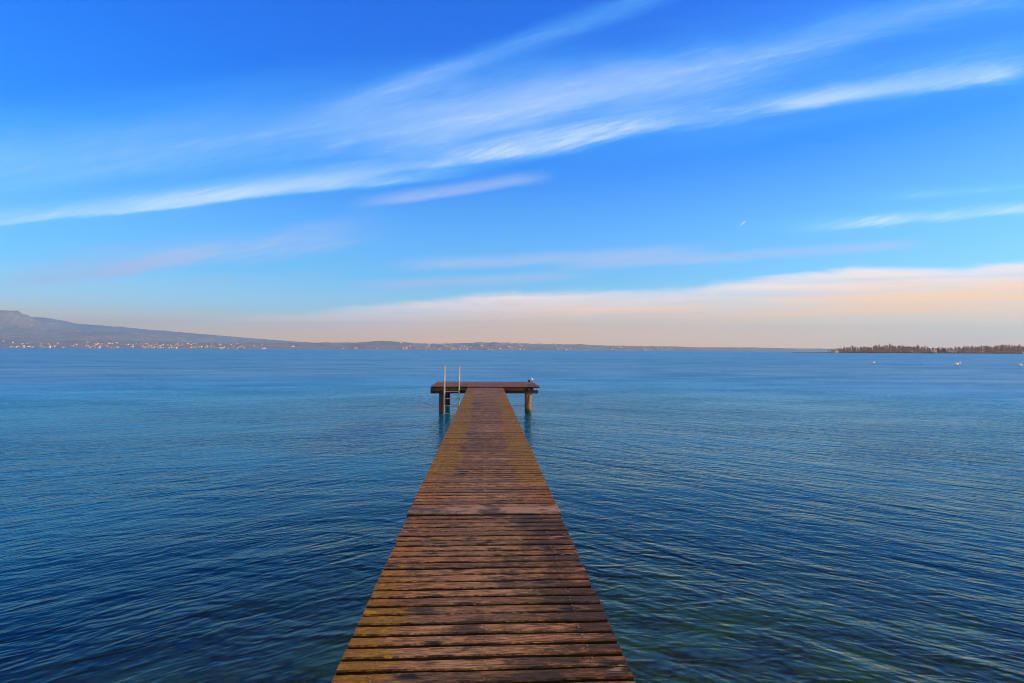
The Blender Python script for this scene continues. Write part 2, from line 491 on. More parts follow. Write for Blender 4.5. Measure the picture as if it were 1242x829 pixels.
pier = tag(empty('pier', (0, 0, 0)), 'long brown wooden pier with yellow lichen on its boards and a T shaped head', 'pier')
rr = random.Random(11)
deck = MB()
PY0, PY1 = 22.72, 26.2                  # the head of the pier
JOINT = 5.27
y = JOINT - .012 - PITCH * 66
while y < PY0 - .04:
    if abs(y - JOINT) < .02:
        y = JOINT
        board(deck, 0, y, y + .235, DECK_Z - .04, DECK_Z + .006, HW + .004, rr, 14, .002)
        deck.a[-90:] = [1.05] * 90
        y += .235 + .014
        continue
    w = PITCH - rr.uniform(.020, .031)
    n0 = len(deck.v)
    hw = HW - (.012 if y < JOINT else 0) + rr.choice([0, 0, 0, .002, -.002])
    board(deck, 0, y, y + w, DECK_Z - .042, DECK_Z, hw, rr)
    if abs(y - 19.7) < PITCH * .6:
        deck.a[n0:] = [1.1] * (len(deck.v) - n0)
    y += PITCH
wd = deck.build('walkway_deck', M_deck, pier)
# the heads of the screws that hold the boards near the shore
sc = MB(); y = JOINT - .012 - PITCH * 66
while y < 9:
    for x in (-.56, 0, .56):
        for o_ in (.026, .064):
            X_, Y_ = x + rr.gauss(0, .006), y + o_ + rr.gauss(0, .003)
            sc.tube([(X_, Y_, DECK_Z - .004), (X_, Y_, DECK_Z + .0025)], .0048, 8)
    y += PITCH
tag(sc.build('screw_heads', M_screw, wd), kind='stuff')

HT = DECK_Z + .05                       # the head lies a little higher
head = MB()
y = PY0
while y < PY1:
    board(head, 0, y, y + .135, HT - .06, HT, 2.345 + (0 if y > PY0 + .1 else -.012), rr, 22, .003)
    y += .146
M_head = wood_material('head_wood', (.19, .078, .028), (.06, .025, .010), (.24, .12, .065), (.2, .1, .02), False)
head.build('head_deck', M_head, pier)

def post(x, y, r, mat=None, top=DECK_Z - .26):
    mb = MB(); q = random.Random(int(x * 100 + y * 7))
    pts, rad = [], []
    for i in range(13):
        f = i / 12
        pts.append((x + q.gauss(0, .006), y + q.gauss(0, .006), -3.4 + f * (top + 3.4)))
        rad.append(r * (1.06 - .08 * f) * q.uniform(.96, 1.04))
    mb.tube(pts, rad, 14)
    return mb.build('post', mat or M_beam, pier)
for x, y in ((-1.86, 23.0), (-1.86, 25.85), (1.88, 23.0), (2.06, 25.85)):
        post(x, y, .135 if x > 0 else .14, M_post if x > 0 else M_pile, .87)
for k in range(6):                      # trestles under the walkway
    y = 1.2 + k * 4.1
    for x in (-.5, .5): post(x, y, .09, M_beam, .84)
    b = MB(); b.box((-.62, y - .07, .838), (.62, y + .07, .975), .5, .008); b.build('cross_beam', M_beam, pier)
for x in (-.56, 0, .56):                # stringers
    b = MB(); b.box((x - .04, -2.3, .978), (x + .04, PY0 - .03, DECK_Z - .044), .5, .006); b.build('stringer', M_beam, pier)
for y in (23.0, 25.85):                 # bearers of the head, lying on its posts
    b = MB(); b.box((-2.31, y - .13, .868), (2.30, y + .13, 1.0), .5, .012); b.build('bearer', M_beam, pier)
for x in (-2.2, -1.45, -.75, 0, .75, 1.45, 2.03):
    b = MB(); b.box((x - .05, PY0 + .06, 1.003), (x + .05, PY1 - .05, HT - .062), .5, .006); b.build('joist', M_beam, pier)
b = MB(); b.box((-2.32, PY0 + .0, .99), (1.72, PY0 + .052, HT - .064), .5, .004); b.build('fascia_board', M_beam, pier)
b = MB(); b.box((-2.345, PY0 + .02, .875), (-2.315, PY1 - .1, HT - .064), .5, .004); b.build('end_board', M_beam, pier)

# the block and the gull at the far right corner of the head
cl = MB(); cx, cy = on_z(642.0, 463.6, HT).xy
cl.box((cx - .06, cy - .08, HT + .002), (cx + .035, cy + .08, HT + .075), .4, .012)
cl.box((cx - .085, cy - .04, HT + .07), (cx + .05, cy + .04, HT + .105), .4, .012)
tag(cl.build('mooring_cleat', M_beam), 'small dark mooring cleat beside the white gull on the pier head', 'cleat')

def gull(loc, rz):
    g = tag(empty('gull', loc, rz), 'small white gull standing at the far corner of the pier head', 'bird')
    # body: one continuous surface grown over a skeleton, facing +Y
    pts = [(0, -.15, .125), (0, -.08, .125), (0, .0, .13), (0, .07, .15), (0, .105, .195), (0, .115, .232), (0, .135, .24)]
    rad = [.012, .045, .062, .056, .034, .033, .022]
    b = MB()
    n = 16; v, f = [], []
    for i, p in enumerate(pts):
        d = (Vector(pts[min(i + 1, 6)]) - Vector(pts[max(i - 1, 0)])).normalized()
        w = Vector((1, 0, 0)); u = d.cross(w).normalized()
        for k in range(n):
            a = 2 * math.pi * k / n
            v.append(Vector(p) + (w * math.cos(a) * .92 + u * math.sin(a)) * rad[i])
    for i in range(6):
        for k in range(n):
            f.append((i * n + k, i * n + (k + 1) % n, (i + 1) * n + (k + 1) % n, (i + 1) * n + k))
    f += [tuple(range(n - 1, -1, -1)), tuple(6 * n + k for k in range(n))]
    b.add(v, f, .5, True)
    o = b.build('body', M_white, g)
    sub = o.modifiers.new('smooth', 'SUBSURF'); sub.levels = sub.render_levels = 1
    for s in (-1, 1):
        w = MB(); w.ball((s * .052, -.045, .14), (.016, .115, .042), 12, 8); w.build('wing', M_gull_grey, g)
        l = MB(); l.tube([(s * .022, .005, .085), (s * .022, -.004, .045), (s * .024, .006, .004)], [.006, .0045, .0045], 6)
        for q in (-.018, 0, .018): l.tube([(s * .024, .004, .004), (s * .024 + q, .038, .003)], [.004, .002], 5)
        l.build('leg', M_bill, g)
        e = MB(); e.ball((s * .026, .128, .243), .005, 8, 6); e.build('eye', M_band, g)
    k = MB(); k.tube([(0, .148, .238), (0, .175, .233), (0, .19, .226)], [.010, .007, .002], 8); k.build('bill', M_bill, g)
    t_ = MB(); t_.ball((0, -.19, .122), (.026, .06, .007), 10, 6); t_.build('tail', M_white, g)
M_gull_grey = worn('grey_plumage', (.42, .44, .47), (.34, .36, .39), 30, .7)
M_bill = worn('red_bill', (.35, .06, .03), (.25, .05, .03), 30, .5)
gx, gy = on_z(645.0, 464.2, HT).xy
gull((gx, gy, HT + .002), R(168))

# ------------------------------------------------------------------ ladder
lx0, lx1, ly = -1.745, -1.115, PY0 - .075
lad = tag(empty('swim_ladder', (lx0, ly, 0)), 'galvanised steel swimming ladder with two tall upright rails hung on the pier head', 'ladder')
for x, r in ((0, .036), (lx1 - lx0, .031)):
    b = MB(); b.tube([(x, 0, -1.1), (x, 0, .5), (x, .0, 1.3), (x + .004, .004, 2.07)], r, 10)
    b.build('rail', M_steel, lad)
    b = MB(); b.box((x - .045, r * .6, 1.02), (x + .045, .068, 1.06), .5, .004); b.build('bracket', M_steel, lad)
for z in (-.6, -.28, .04, .36, .67, .965):
    b = MB(); b.tube([(0, 0, z), (lx1 - lx0, 0, z)], .017, 8); b.build('rung', M_steel, lad)

# ------------------------------------------------------------------ lake
def lake_material():
    m, t = material('lake_water')
    # one height field used three times, so that the slope is exact at any distance
    g = bpy.data.node_groups.new('wave_height', 'ShaderNodeTree')
    g.interface.new_socket('P', in_out='INPUT', socket_type='NodeSocketVector')
    g.interface.new_socket('H', in_out='OUTPUT', socket_type='NodeSocketFloat')
    q = NT(g); gi = q.node('NodeGroupInput'); go = q.node('NodeGroupOutput')
    x, y, z = q.xyz(gi.outputs[0])[:3]
    bend = q.m('SUBTRACT', q.m('SQRT', q.m('ADD', q.m('MULTIPLY', x, x), 14.0)), 3.7)
    yb = q.m('ADD', y, q.m('MULTIPLY', bend, BEND))
    def layer(sx, sy, detail, rough, dist, ang=0.0):
        v = q.vec(x, yb, 0.0)
        if ang:
            mp = q.node('ShaderNodeMapping'); mp.inputs['Rotation'].default_value[2] = ang; q.put(mp.inputs[0], v); v = mp.outputs[0]
        mp = q.node('ShaderNodeMapping'); mp.inputs['Scale'].default_value = (sx, sy, 1); q.put(mp.inputs[0], v)
        return q.noise(mp.outputs[0], 1.0, detail, rough, dist)
    hs = None
    for amp, sx, sy, det, ro, di, an in WAVES:
        h = q.m('MULTIPLY', layer(sx, sy, det, ro, di, an), amp)
        hs = h if hs is None else q.m('ADD', hs, h)
    q.put(go.inputs[0], hs)
    pos = t.node('ShaderNodeNewGeometry').outputs['Position']
    EPS = .012
    def H(dx, dy):
        n = t.node('ShaderNodeGroup'); n.node_tree = g
        t.put(n.inputs[0], t.vm('ADD', pos, (dx, dy, 0)) if dx or dy else pos)
        return n.outputs[0]
    h0 = H(0, 0); hx = H(EPS, 0); hy = H(0, EPS)
    x, y, z = t.xyz(pos)[:3]
    # gusts: smoother and rougher lanes
    mp = t.node('ShaderNodeMapping'); mp.inputs['Scale'].default_value = (.012, .05, 1); t.put(mp.inputs[0], pos)
    lanes = t.noise(mp.outputs[0], 1.0, 3, .55)
    mp = t.node('ShaderNodeMapping'); mp.inputs['Scale'].default_value = (.10, .24, 1); t.put(mp.inputs[0], pos)
    cats = t.noise(mp.outputs[0], 1.0, 2, .5)
    k = t.m('MULTIPLY', t.step(lanes, .36, .64, .6, 1.12), t.step(cats, .32, .68, .45, 1.35))
    k = t.m('DIVIDE', k, -EPS)
    nx = t.m('MULTIPLY', t.m('SUBTRACT', hx, h0), k)
    ny = t.m('MULTIPLY', t.m('SUBTRACT', hy, h0), k)
    nrm = t.vm('NORMALIZE', t.vec(nx, ny, 1.0))
    r = t.m('SQRT', t.m('ADD', t.m('MULTIPLY', x, x), t.m('MULTIPLY', y, y)))
    fr = t.node('ShaderNodeFresnel'); fr.inputs[0].default_value = 1.333; t.put(fr.inputs[1], nrm)
    gl = t.node('ShaderNodeBsdfGlossy'); t.put(gl.inputs['Roughness'], t.step(r, 12.0, 75.0, .07, .50)); gl.inputs['Color'].default_value = (.66, .97, 1, 1)
    t.put(gl.inputs['Normal'], nrm)
    tr = t.node('ShaderNodeBsdfTransparent'); tr.inputs[0].default_value = (.76, .90, .86, 1)
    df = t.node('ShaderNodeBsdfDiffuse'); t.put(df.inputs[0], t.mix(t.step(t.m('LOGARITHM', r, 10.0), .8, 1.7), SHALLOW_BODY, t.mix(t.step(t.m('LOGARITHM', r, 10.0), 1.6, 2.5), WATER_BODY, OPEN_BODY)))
    # the body of the water: clear over the shallows by the shore, deep blue beyond
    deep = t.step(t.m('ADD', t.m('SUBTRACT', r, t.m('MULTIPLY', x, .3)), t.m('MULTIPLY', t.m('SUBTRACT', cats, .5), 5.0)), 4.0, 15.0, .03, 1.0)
    bm = t.node('ShaderNodeMixShader'); t.put(bm.inputs[0], deep); t.l.new(tr.outputs[0], bm.inputs[1]); t.l.new(df.outputs[0], bm.inputs[2])
    mx = t.node('ShaderNodeMixShader'); t.put(mx.inputs[0], t.m('MULTIPLY', fr.outputs[0], t.step(t.m('LOGARITHM', r, 10.0), .75, 2.3, 1.0, .50))); t.l.new(bm.outputs[0], mx.inputs[1]); t.l.new(gl.outputs[0], mx.inputs[2])
    t.l.new(mx.outputs[0], t.out.inputs[0])
    return m
BEND = .62
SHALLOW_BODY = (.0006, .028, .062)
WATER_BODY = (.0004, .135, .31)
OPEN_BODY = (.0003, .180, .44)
#         amp   along  across detail rough dist angle
WAVES = [(.150, .22, .42, 2, .5, .5, .16),
         (.085, .80, 1.9, 2, .55, .6, .36),
         (.046, 1.9, 5.2, 2, .55, .7, -.26),
         (.016, 2.6, 8.0, 1, .5, .6, .48),
         (.013, 6.0, 15.0, 1, .5, .4, -.1)]
b = MB()
YS = [-55, -10, 0, 10, 30, 100, 400, 1500, 5000, 14400]; XS = [-14000, -4000, -800, -150, -30, 0, 30, 150, 800, 4000, 14000]
vs = [(x, y, 0) for y in YS for x in XS]; nx_ = len(XS)
b.add(vs, [(j * nx_ + i, j * nx_ + i + 1, (j + 1) * nx_ + i + 1, (j + 1) * nx_ + i) for j in range(len(YS) - 1) for i in range(nx_ - 1)])
lake = tag(b.build('lake_water', lake_material()), kind='structure')

def bed_material():
    m, t = material('lake_bed')
    co = t.node('ShaderNodeTexCoord').outputs['Object']
    a = t.noise(co, .8, 5, .6); c = t.noise(co, 3.2, 5, .65)
    vo = t.node('ShaderNodeTexVoronoi'); vo.inputs['Scale'].default_value = 5.5; t.put(vo.inputs['Vector'], co)
    st = t.mix(vo.outputs['Distance'], (.15, .18, .08), (.04, .05, .02))
    col = t.mix(t.step(a, .42, .6), st, (.13, .24, .03))
    col = t.mix(t.m('MULTIPLY', t.step(c, .52, .68), .8), col, (.16, .21, .05))
    principled(t, col, .9, 0, .1)
    return m
b = MB()
n = 60
vs = []
for j in range(n + 1):
    for i in range(n + 1):
        X = -60 + 120 * i / n; Y = -20 + 80 * j / n
        r = math.hypot(X * .8, max(Y, 0))
        vs.append((X, Y, -.75 - .11 * r + .18 * mnoise.noise((X * .5, Y * .5, 0)) if r < 26 else -3.6 - .01 * r))
b.add(vs, [(j * (n + 1) + i, j * (n + 1) + i + 1, (j + 1) * (n + 1) + i + 1, (j + 1) * (n + 1) + i) for j in range(n) for i in range(n)], .5, True)
tag(b.build('lake_bed', bed_material()), kind='structure')

# ------------------------------------------------------------------ far shores
def hill_material(name, c1, c2, c3, sc):
    m, t = material(name)
    co = t.node('ShaderNodeTexCoord').outputs['Object']
    a = t.noise(co, sc, 6, .62); c = t.noise(co, sc * 4.5, 4, .6)
    col = t.mix(t.step(a, .38, .62), c1, c2)
    col = t.mix(t.m('MULTIPLY', t.step(c, .55, .68), .7), col, c3)
    principled(t, col, .95, 0, .1)
    return m
def interp(P, x):
    if x <= P[0][0]: return P[0][1]
    for (a, b_), (c, d) in zip(P, P[1:]):
        if x <= c: return b_ + (d - b_) * (x - a) / (c - a)
    return P[-1][1]
def smooth_interp(P, x):
    return (interp(P, x - 8) + interp(P, x - 4) + interp(P, x) + interp(P, x + 4) + interp(P, x + 8)) / 5
class Ridge:
    """a range of hills: shore line at depth y0, crest at y1, back foot at y2; crest heights read off the skyline"""
    def __init__(s, prof, y0, y1, y2, x0, x1, rough, seed):
        s.p, s.y0, s.y1, s.y2, s.rough, s.seed = prof, y0, y1, y2, rough, seed
        s.x0, s.x1 = x0, x1
    def px(s, X, Y):
        v = ROT.transposed() @ Vector((X, Y, 0)); return W0 / 2 + F * v.x / -v.z
    def h(s, X, Y):
        px = s.px(X, s.y1)
        top = at(px, smooth_interp(s.p, px), s.y1).z
        top = max(top, 1.5)
        if Y < s.y1: f = (Y - s.y0) / (s.y1 - s.y0); g = max(f, 0) ** 1.25
        else: f = 1 - (Y - s.y1) / (s.y2 - s.y1); g = max(f, 0) ** 1.1
        sc = 4.0 / (s.y2 - s.y0)
        k = mnoise.fractal((X * sc * 2, Y * sc * 2, s.seed), .9, 2.1, 5)
        k2 = mnoise.fractal((X * sc * 14, s.seed, 2), .8, 2.1, 4)
        return max(top * g * (1 + .35 * k * (1 - g) * 1.6) * (1 + s.rough * k2), .0) + .6
    def build(s, name, mat, nx=260, ny=16):
        b = MB(); vs = []
        ys = [s.y0 + (s.y2 - s.y0) * j / ny for j in range(ny + 1)]
        xa, xb = at(s.x0, 400, s.y1).x, at(s.x1, 400, s.y1).x
        for j, Y in enumerate(ys):
            for i in range(nx + 1):
                X = (xa + (xb - xa) * i / nx)
                X *= (1 + (Y / s.y1 - 1) * .6)
                sy = Y + (120 * mnoise.fractal((X * .0012, s.seed, 0), .8, 2, 3) if j == 0 else 0)
                vs.append((X, sy, -2.5 if j in (0, ny) else s.h(X, Y)))
        w = nx + 1
        b.add(vs, [(j * w + i, j * w + i + 1, (j + 1) * w + i + 1, (j + 1) * w + i) for j in range(ny) for i in range(nx)], .5, True)
        return b.build(name, mat)
P_mtn = [(-260, 392), (-120, 384), (-60, 379.5), (-25, 376.5), (0, 374.6), (12, 375.2), (22, 378.2), (32, 383.5), (42, 388.5), (52, 392.5), (72, 396.5), (95, 400), (140, 402), (180, 403), (205, 406), (225, 410), (245, 414), (280, 419), (330, 424)]
P_back = [(-260, 400), (0, 392), (36, 384.5), (50, 384.8), (62, 387), (74, 389), (90, 392.5), (110, 394), (150, 397), (180, 400), (240, 405), (300, 410), (350, 414), (400, 417), (470, 422)]
P_low = [(-260, 411), (0, 412), (60, 412), (110, 412.5), (180, 414), (250, 415), (330, 416), (395, 415.6), (440, 415.0), (462, 413.2), (484, 413.4), (500, 416.0), (530, 416.8), (560, 416), (585, 414.5), (605, 415), (650, 416.8), (700, 417.6), (745, 419.4), (800, 420), (850, 421.2), (905, 421.4), (960, 422.6), (1010, 423.2), (1080, 424), (1400, 426)]
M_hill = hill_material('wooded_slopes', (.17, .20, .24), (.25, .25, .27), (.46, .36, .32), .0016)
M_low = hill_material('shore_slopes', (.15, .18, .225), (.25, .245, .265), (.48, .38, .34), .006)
back = Ridge(P_back, 9800, 11800, 13800, -200, 480, .03, 3.3)
tag(back.build('far_hills', M_hill), kind='structure')
mtn = Ridge(P_mtn, 5400, 8200, 9700, -200, 340, .07, 8.1)
tag(mtn.build('mountain', M_hill, 300, 24), kind='structure')
low = Ridge(P_low, 3700, 4700, 5350, -200, 1420, .10, 5.7)
tag(low.build('far_shore', M_low, 520, 14), kind='structure')

# ---- the town along the far shore: small gabled houses, each one an object
M_wall = [worn('rosy_plaster', (.56, .38, .33), (.46, .30, .26), .5, .9), worn('white_plaster', (.66, .60, .55), (.54, .49, .45), .5, .9),
          worn('ochre_plaster', (.66, .47, .30), (.56, .40, .26), .5, .9)]
M_roof = [worn('red_tiles', (.30, .12, .08), (.22, .09, .06), .8, .9), worn('brown_tiles', (.22, .13, .10), (.16, .10, .08), .8, .9)]
M_pane = worn('dark_window_glass', (.03, .035, .045), (.05, .055, .065), 1, .2)
def house_mb(w, d, h, rh):
    b = MB()
    b.box((-w / 2, -d / 2, -2), (w / 2, d / 2, h))
    nw = len(b.f)
    e = .5
    v = [(-w / 2 - e, -d / 2 - e, h + .02), (w / 2 + e, -d / 2 - e, h + .02), (w / 2 + e, d / 2 + e, h + .02), (-w / 2 - e, d / 2 + e, h + .02), (-w / 2 - e, 0, h + rh), (w / 2 + e, 0, h + rh)]
    b.add(v, [(0, 1, 5, 4), (2, 3, 4, 5), (1, 2, 5), (3, 0, 4), (3, 2, 1, 0)])
    return b, nw
protos = []
for k in range(9):
    w, d, h, rh = [(14, 10, 7, 2.4), (11, 9, 6, 2.2), (18, 11, 9, 2.6), (12, 12, 10, 2.0), (22, 11, 8, 2.4)][k % 5]
    b, nw = house_mb(w, d, h, rh)
    me = b.mesh('town_house', [M_wall[k % 3], M_roof[k % 2]])
    me.polygons.foreach_set('material_index', [0] * nw + [1] * (len(b.f) - nw))
    protos.append(me)
hr = random.Random(5)
KIND = ['rosy', 'white', 'ochre']
ROOF = ['red', 'brown']
def put_house(px, f, ridge, me_i, s=1.0, label=None, cat='house', group=True):
    Y = ridge.y0 + 40 + (ridge.y1 - ridge.y0) * f
    X = at(px, 420, Y).x
    z = ridge.h(X, Y)
    o = bpy.data.objects.new('town_house', protos[me_i]); COL.objects.link(o)
    o.location = (X, Y, z); o.rotation_euler = (0, 0, hr.uniform(-.5, .5)); o.scale = (s, s, s * hr.uniform(.9, 1.15))
    tag(o, label or 'tiny %s house under a %s roof in the hazy town across the lake' % (KIND[me_i % 3], ROOF[me_i % 2]), cat,
        ('%s houses with %s roofs along the far shore' % (KIND[me_i % 3], ROOF[me_i % 2])) if group else None)
    return o
DENS = [(-20, .5), (30, .6), (60, .8), (100, 1.0), (130, 1.6), (180, 1.7), (206, 1.6), (242, 1.8), (300, 1.3), (340, 1.0), (380, .5), (440, .4), (490, .6), (530, 1.0), (565, 1.2), (600, .6), (640, .5), (700, .35), (745, .6), (790, .4), (860, .15), (1000, .08)]
CLUSTERS = [(22, 7), (60, 6), (113, 5), (119, 8), (140, 8), (166, 8), (178, 7), (190, 8), (214, 7), (235, 8), (262, 9), (290, 10), (325, 9), (495, 7), (528, 8), (541, 5), (566, 9), (606, 6), (629, 5), (745, 6), (792, 8)]
cnt = 0
while cnt < 262:
    if hr.random() < .48: c_, w_ = hr.choice(CLUSTERS); px = hr.gauss(c_, w_)
    else:
        px = hr.uniform(-25, 1005)
        if hr.random() * 1.8 > interp(DENS, px): continue
    f = hr.random() ** 1.7 * .8
    put_house(px, f, low, hr.randrange(9), hr.uniform(.6, 1.05))
    cnt += 1
for k in range(30):                     # hamlets higher up, on the foot of the mountain
    px = hr.choice([hr.gauss(16, 5), hr.gauss(45, 9), hr.gauss(3, 5)])
    put_house(px, hr.uniform(.12, .30), mtn, hr.choice([0, 3, 6]), hr.uniform(.8, 1.5))

def big_building(name, label, px, Y, w, d, h, wall, roof=None, rh=0, pane_rows=2):
    X = at(px, 420, Y).x
    e = tag(empty(name, (X, Y, 0)), label, 'building')
    b = MB(); b.box((-w / 2, -d / 2, -2), (w / 2, d / 2, h)); b.build('wall', wall, e)
    if roof:
        b = MB(); q = .6
        v = [(-w / 2 - q, -d / 2 - q, h + .02), (w / 2 + q, -d / 2 - q, h + .02), (w / 2 + q, d / 2 + q, h + .02), (-w / 2 - q, d / 2 + q, h + .02), (-w / 2 - q, 0, h + rh), (w / 2 + q, 0, h + rh)]
        b.add(v, [(0, 1, 5, 4), (2, 3, 4, 5), (1, 2, 5), (3, 0, 4), (3, 2, 1, 0)]); b.build('roof', roof, e)
    n = max(int(w / 5), 2)
    for r_ in range(pane_rows):
        b = MB()
        for k in range(n):
            x = -w / 2 + w * (k + .5) / n
            z = h * (r_ + .45) / pane_rows
            b.box((x - .6, -d / 2 - .05, z - .8), (x + .6, -d / 2 - .004, z + .8))
        b.build('window', M_pane, e)
    return e
big_building('lakeside_block', 'long rosy waterfront building at the foot of the far town', 222, 3780, 110, 20, 11, M_wall[0], M_roof[0], 4)
big_building('lakeside_block', 'bright white waterfront building just left of the long rosy one', 212, 3700, 26, 16, 11, M_wall[1], M_roof[0], 3)
big_building('lakeside_block', 'leftmost of three white waterfront buildings below the mountain', 52.5, 3720, 14, 12, 15, M_wall[1], M_roof[1], 3)
big_building('lakeside_block', 'middle one of three white waterfront buildings below the mountain', 55.8, 3720, 12, 12, 15, M_wall[1], M_roof[0], 3)
big_building('lakeside_block', 'widest of three white waterfront buildings below the mountain', 59.6, 3720, 15, 12, 16, M_wall[1], M_roof[1], 3)
big_building('lakeside_block', 'left one of two square white buildings on the town waterfront', 116.4, 3720, 13, 12, 13, M_wall[1], M_roof[1], 2)
big_building('lakeside_block', 'right one of two square white buildings on the town waterfront', 119.8, 3720, 13, 12, 13, M_wall[1], M_roof[1], 2)
big_building('lakeside_block', 'tall pale building standing above the town below the far hills', 541, 4250, 30, 16, 38, M_wall[1], M_roof[1], 4, 3)

# ------------------------------------------------------------------ wooded spit at the right
SP0, SP1 = 850, 990
b = MB(); vs = []
pxs = [990 + 12 * i for i in range(30)]
for j, Y in enumerate((SP0 - 10, SP0, SP0 + 6, SP0 + 60, SP1, SP1 + 60)):
    for i, px in enumerate(pxs):
        taper = max(0, min(1, (px - 996) / 60))
        X = at(px, 425, SP0).x
        yy = Y + 8 * mnoise.noise((X * .02, j, 0)) + (1 - taper) * 60 * (1 if j < 3 else 0)
        vs.append((X * (Y / SP0) ** .5, yy, (-2.5, -.1, 1.0, 1.3, 1.5, -2)[j] * (1 if j in (0, 5) else (.4 + .6 * taper))))
w = len(pxs)
b.add(vs, [(j * w + i, j * w + i + 1, (j + 1) * w + i + 1, (j + 1) * w + i) for j in range(5) for i in range(w - 1)], .5, True)
M_bank = worn('reedy_bank', (.06, .042, .03), (.03, .024, .018), .15, .95)
tag(b.build('spit_ground', M_bank), kind='structure')

M_twig = worn('bare_twigs', (.54, .32, .245), (.38, .225, .175), .3, .9)
M_pine = worn('dark_needles', (.03, .05, .028), (.055, .075, .04), .6, .9)
def bare_tree(seed, h, spread, n):
    q = random.Random(seed); tr = MB(); cr = MB()
    tr.tube([(0, 0, -1), (q.gauss(0, .15), q.gauss(0, .15), h * .4), (q.gauss(0, .3), q.gauss(0, .3), h * .95)], [.30, .2, .05], 6)
    for _ in range(n):
        z = h * (.06 + .82 * q.random()); a = q.uniform(0, 6.283)
        L = h * q.uniform(.16, .34) * (1.1 - .5 * z / h)
        s = spread * q.uniform(.4, 1.0)
        d = Vector((math.cos(a) * s, math.sin(a) * s, 1)).normalized()
        p0 = Vector((0, 0, z)); p1 = p0 + d * L
        cr.tube([p0, p0 + d * L * .5, p1], [.09, .065, .035], 3, caps=False)
        for k in range(4):
            f = q.uniform(.25, .9); p = p0 + d * L * f
            e = (d + Vector((q.gauss(0, .55), q.gauss(0, .55), q.gauss(.15, .3)))).normalized()
            cr.tube([p, p + e * L * .5], [.07, .045], 3, caps=False)
    return tr, cr
tproto = []
for k in range(8):
    h, sp, n = [(14.5, .45, 110), (15.5, .30, 110), (13, .7, 120), (16, .22, 100), (12, .8, 120), (14, .55, 110), (11, .9, 110), (15, .4, 120)][k]
    tr, cr = bare_tree(40 + k, h, sp, n)
    e = empty('bare_tree', (0, 0, 0))
    tr.build('trunk', M_twig, e); cr.build('crown', M_twig, e)
    tproto.append(e)
used = set()
def tree(px, Y, k, s, label, group):
    e = tproto[k] if k not in used else copy_tree(tproto[k])
    used.add(k)
    e.location = (at(px, 425, Y).x, Y, .9); e.rotation_euler = (0, 0, hr.uniform(0, 6.28)); e.scale = (s * hr.uniform(.9, 1.3), s * hr.uniform(.9, 1.3), s)
    tag(e, label, 'tree', group)
CREST = [(1003, .35), (1012, .45), (1022, .62), (1032, .8), (1048, .75), (1060, .92), (1085, .98), (1100, .86), (1108, .95), (1122, .8), (1132, .62), (1142, .7), (1152, .66), (1163, .8), (1180, .9), (1210, .95), (1242, 1.0), (1330, 1.0)]
ntree = 0
for i in range(210):
    px = 1004 + (1290 - 1004) * (i + hr.random()) / 210
    if abs(px - 1133) < 3 and i % 3: continue
    Y = SP0 + 12 + 90 * hr.random()
    if px < 1040: Y = SP0 + 45 + 60 * hr.random()
    narrow = px > 1165
    k = hr.choice([1, 7, 0, 5, 2, 4] if narrow else [0, 2, 4, 5, 6, 2, 4, 5])
    if ntree < 8: k = ntree
    ntree += 1
    s = interp(CREST, px) * hr.uniform(.84, 1.08)
    g = 'narrow' if k in (1, 3) else 'spreading'
    tree(px, Y, k, s, 'bare brown %s tree in the wood along the low spit' % g, 'bare %s trees on the spit' % g)
def pine(px, Y, h, r, label):
    e = tag(empty('evergreen_tree', (at(px, 425, Y).x, Y, .9)), label, 'tree')
    q = random.Random(int(px)); b = MB(); b.tube([(0, 0, -1), (0, 0, h * .9)], [.3, .06], 7); b.build('trunk', M_twig, e)
    b = MB()
    for _ in range(900):
        f = q.random(); z = h * (.12 + .88 * f); rad = r * (1 - f) ** .55 * math.sqrt(q.random()) ; a = q.uniform(0, 6.28)
        c = Vector((rad * math.cos(a), rad * math.sin(a), z)); u = Vector((q.gauss(0, 1), q.gauss(0, 1), q.gauss(0, .6))).normalized() * .5; v = Vector((q.gauss(0, 1), q.gauss(0, 1), q.gauss(0, .6))).normalized() * .35
        b.add([c - u, c + v, c + u], [(0, 1, 2)])
    b.build('crown', M_pine, e)
pine(1138, SP0 + 14, 8.6, 3.6, 'round dark evergreen tree right beside the sunlit orange house')
pine(1145, SP0 + 18, 7.6, 4.2, 'lower dark evergreen tree left of the white gabled house')
pine(1131.5, SP0 + 40, 9.5, 2.6, 'dark evergreen tree rising behind the sunlit orange house')
M_reed = worn('dead_reeds', (.17, .105, .08), (.07, .05, .04), .05, .95)
b = MB(); q = random.Random(2)
for _ in range(5200):
    px = q.uniform(1018, 1300); Y = SP0 + q.uniform(2, 12); X = at(px, 425, Y).x; h = q.uniform(1.2, 4.2)
    u = q.uniform(.1, .35); l = q.gauss(0, .25)
    b.add([(X - u, Y, .2), (X + u, Y + q.gauss(0, .2), .2), (X + l, Y, .4 + h)], [(0, 1, 2)])
tag(b.build('reeds', M_reed), 'band of dark dead reeds along the waterline of the wooded spit', 'reeds', kind='stuff')

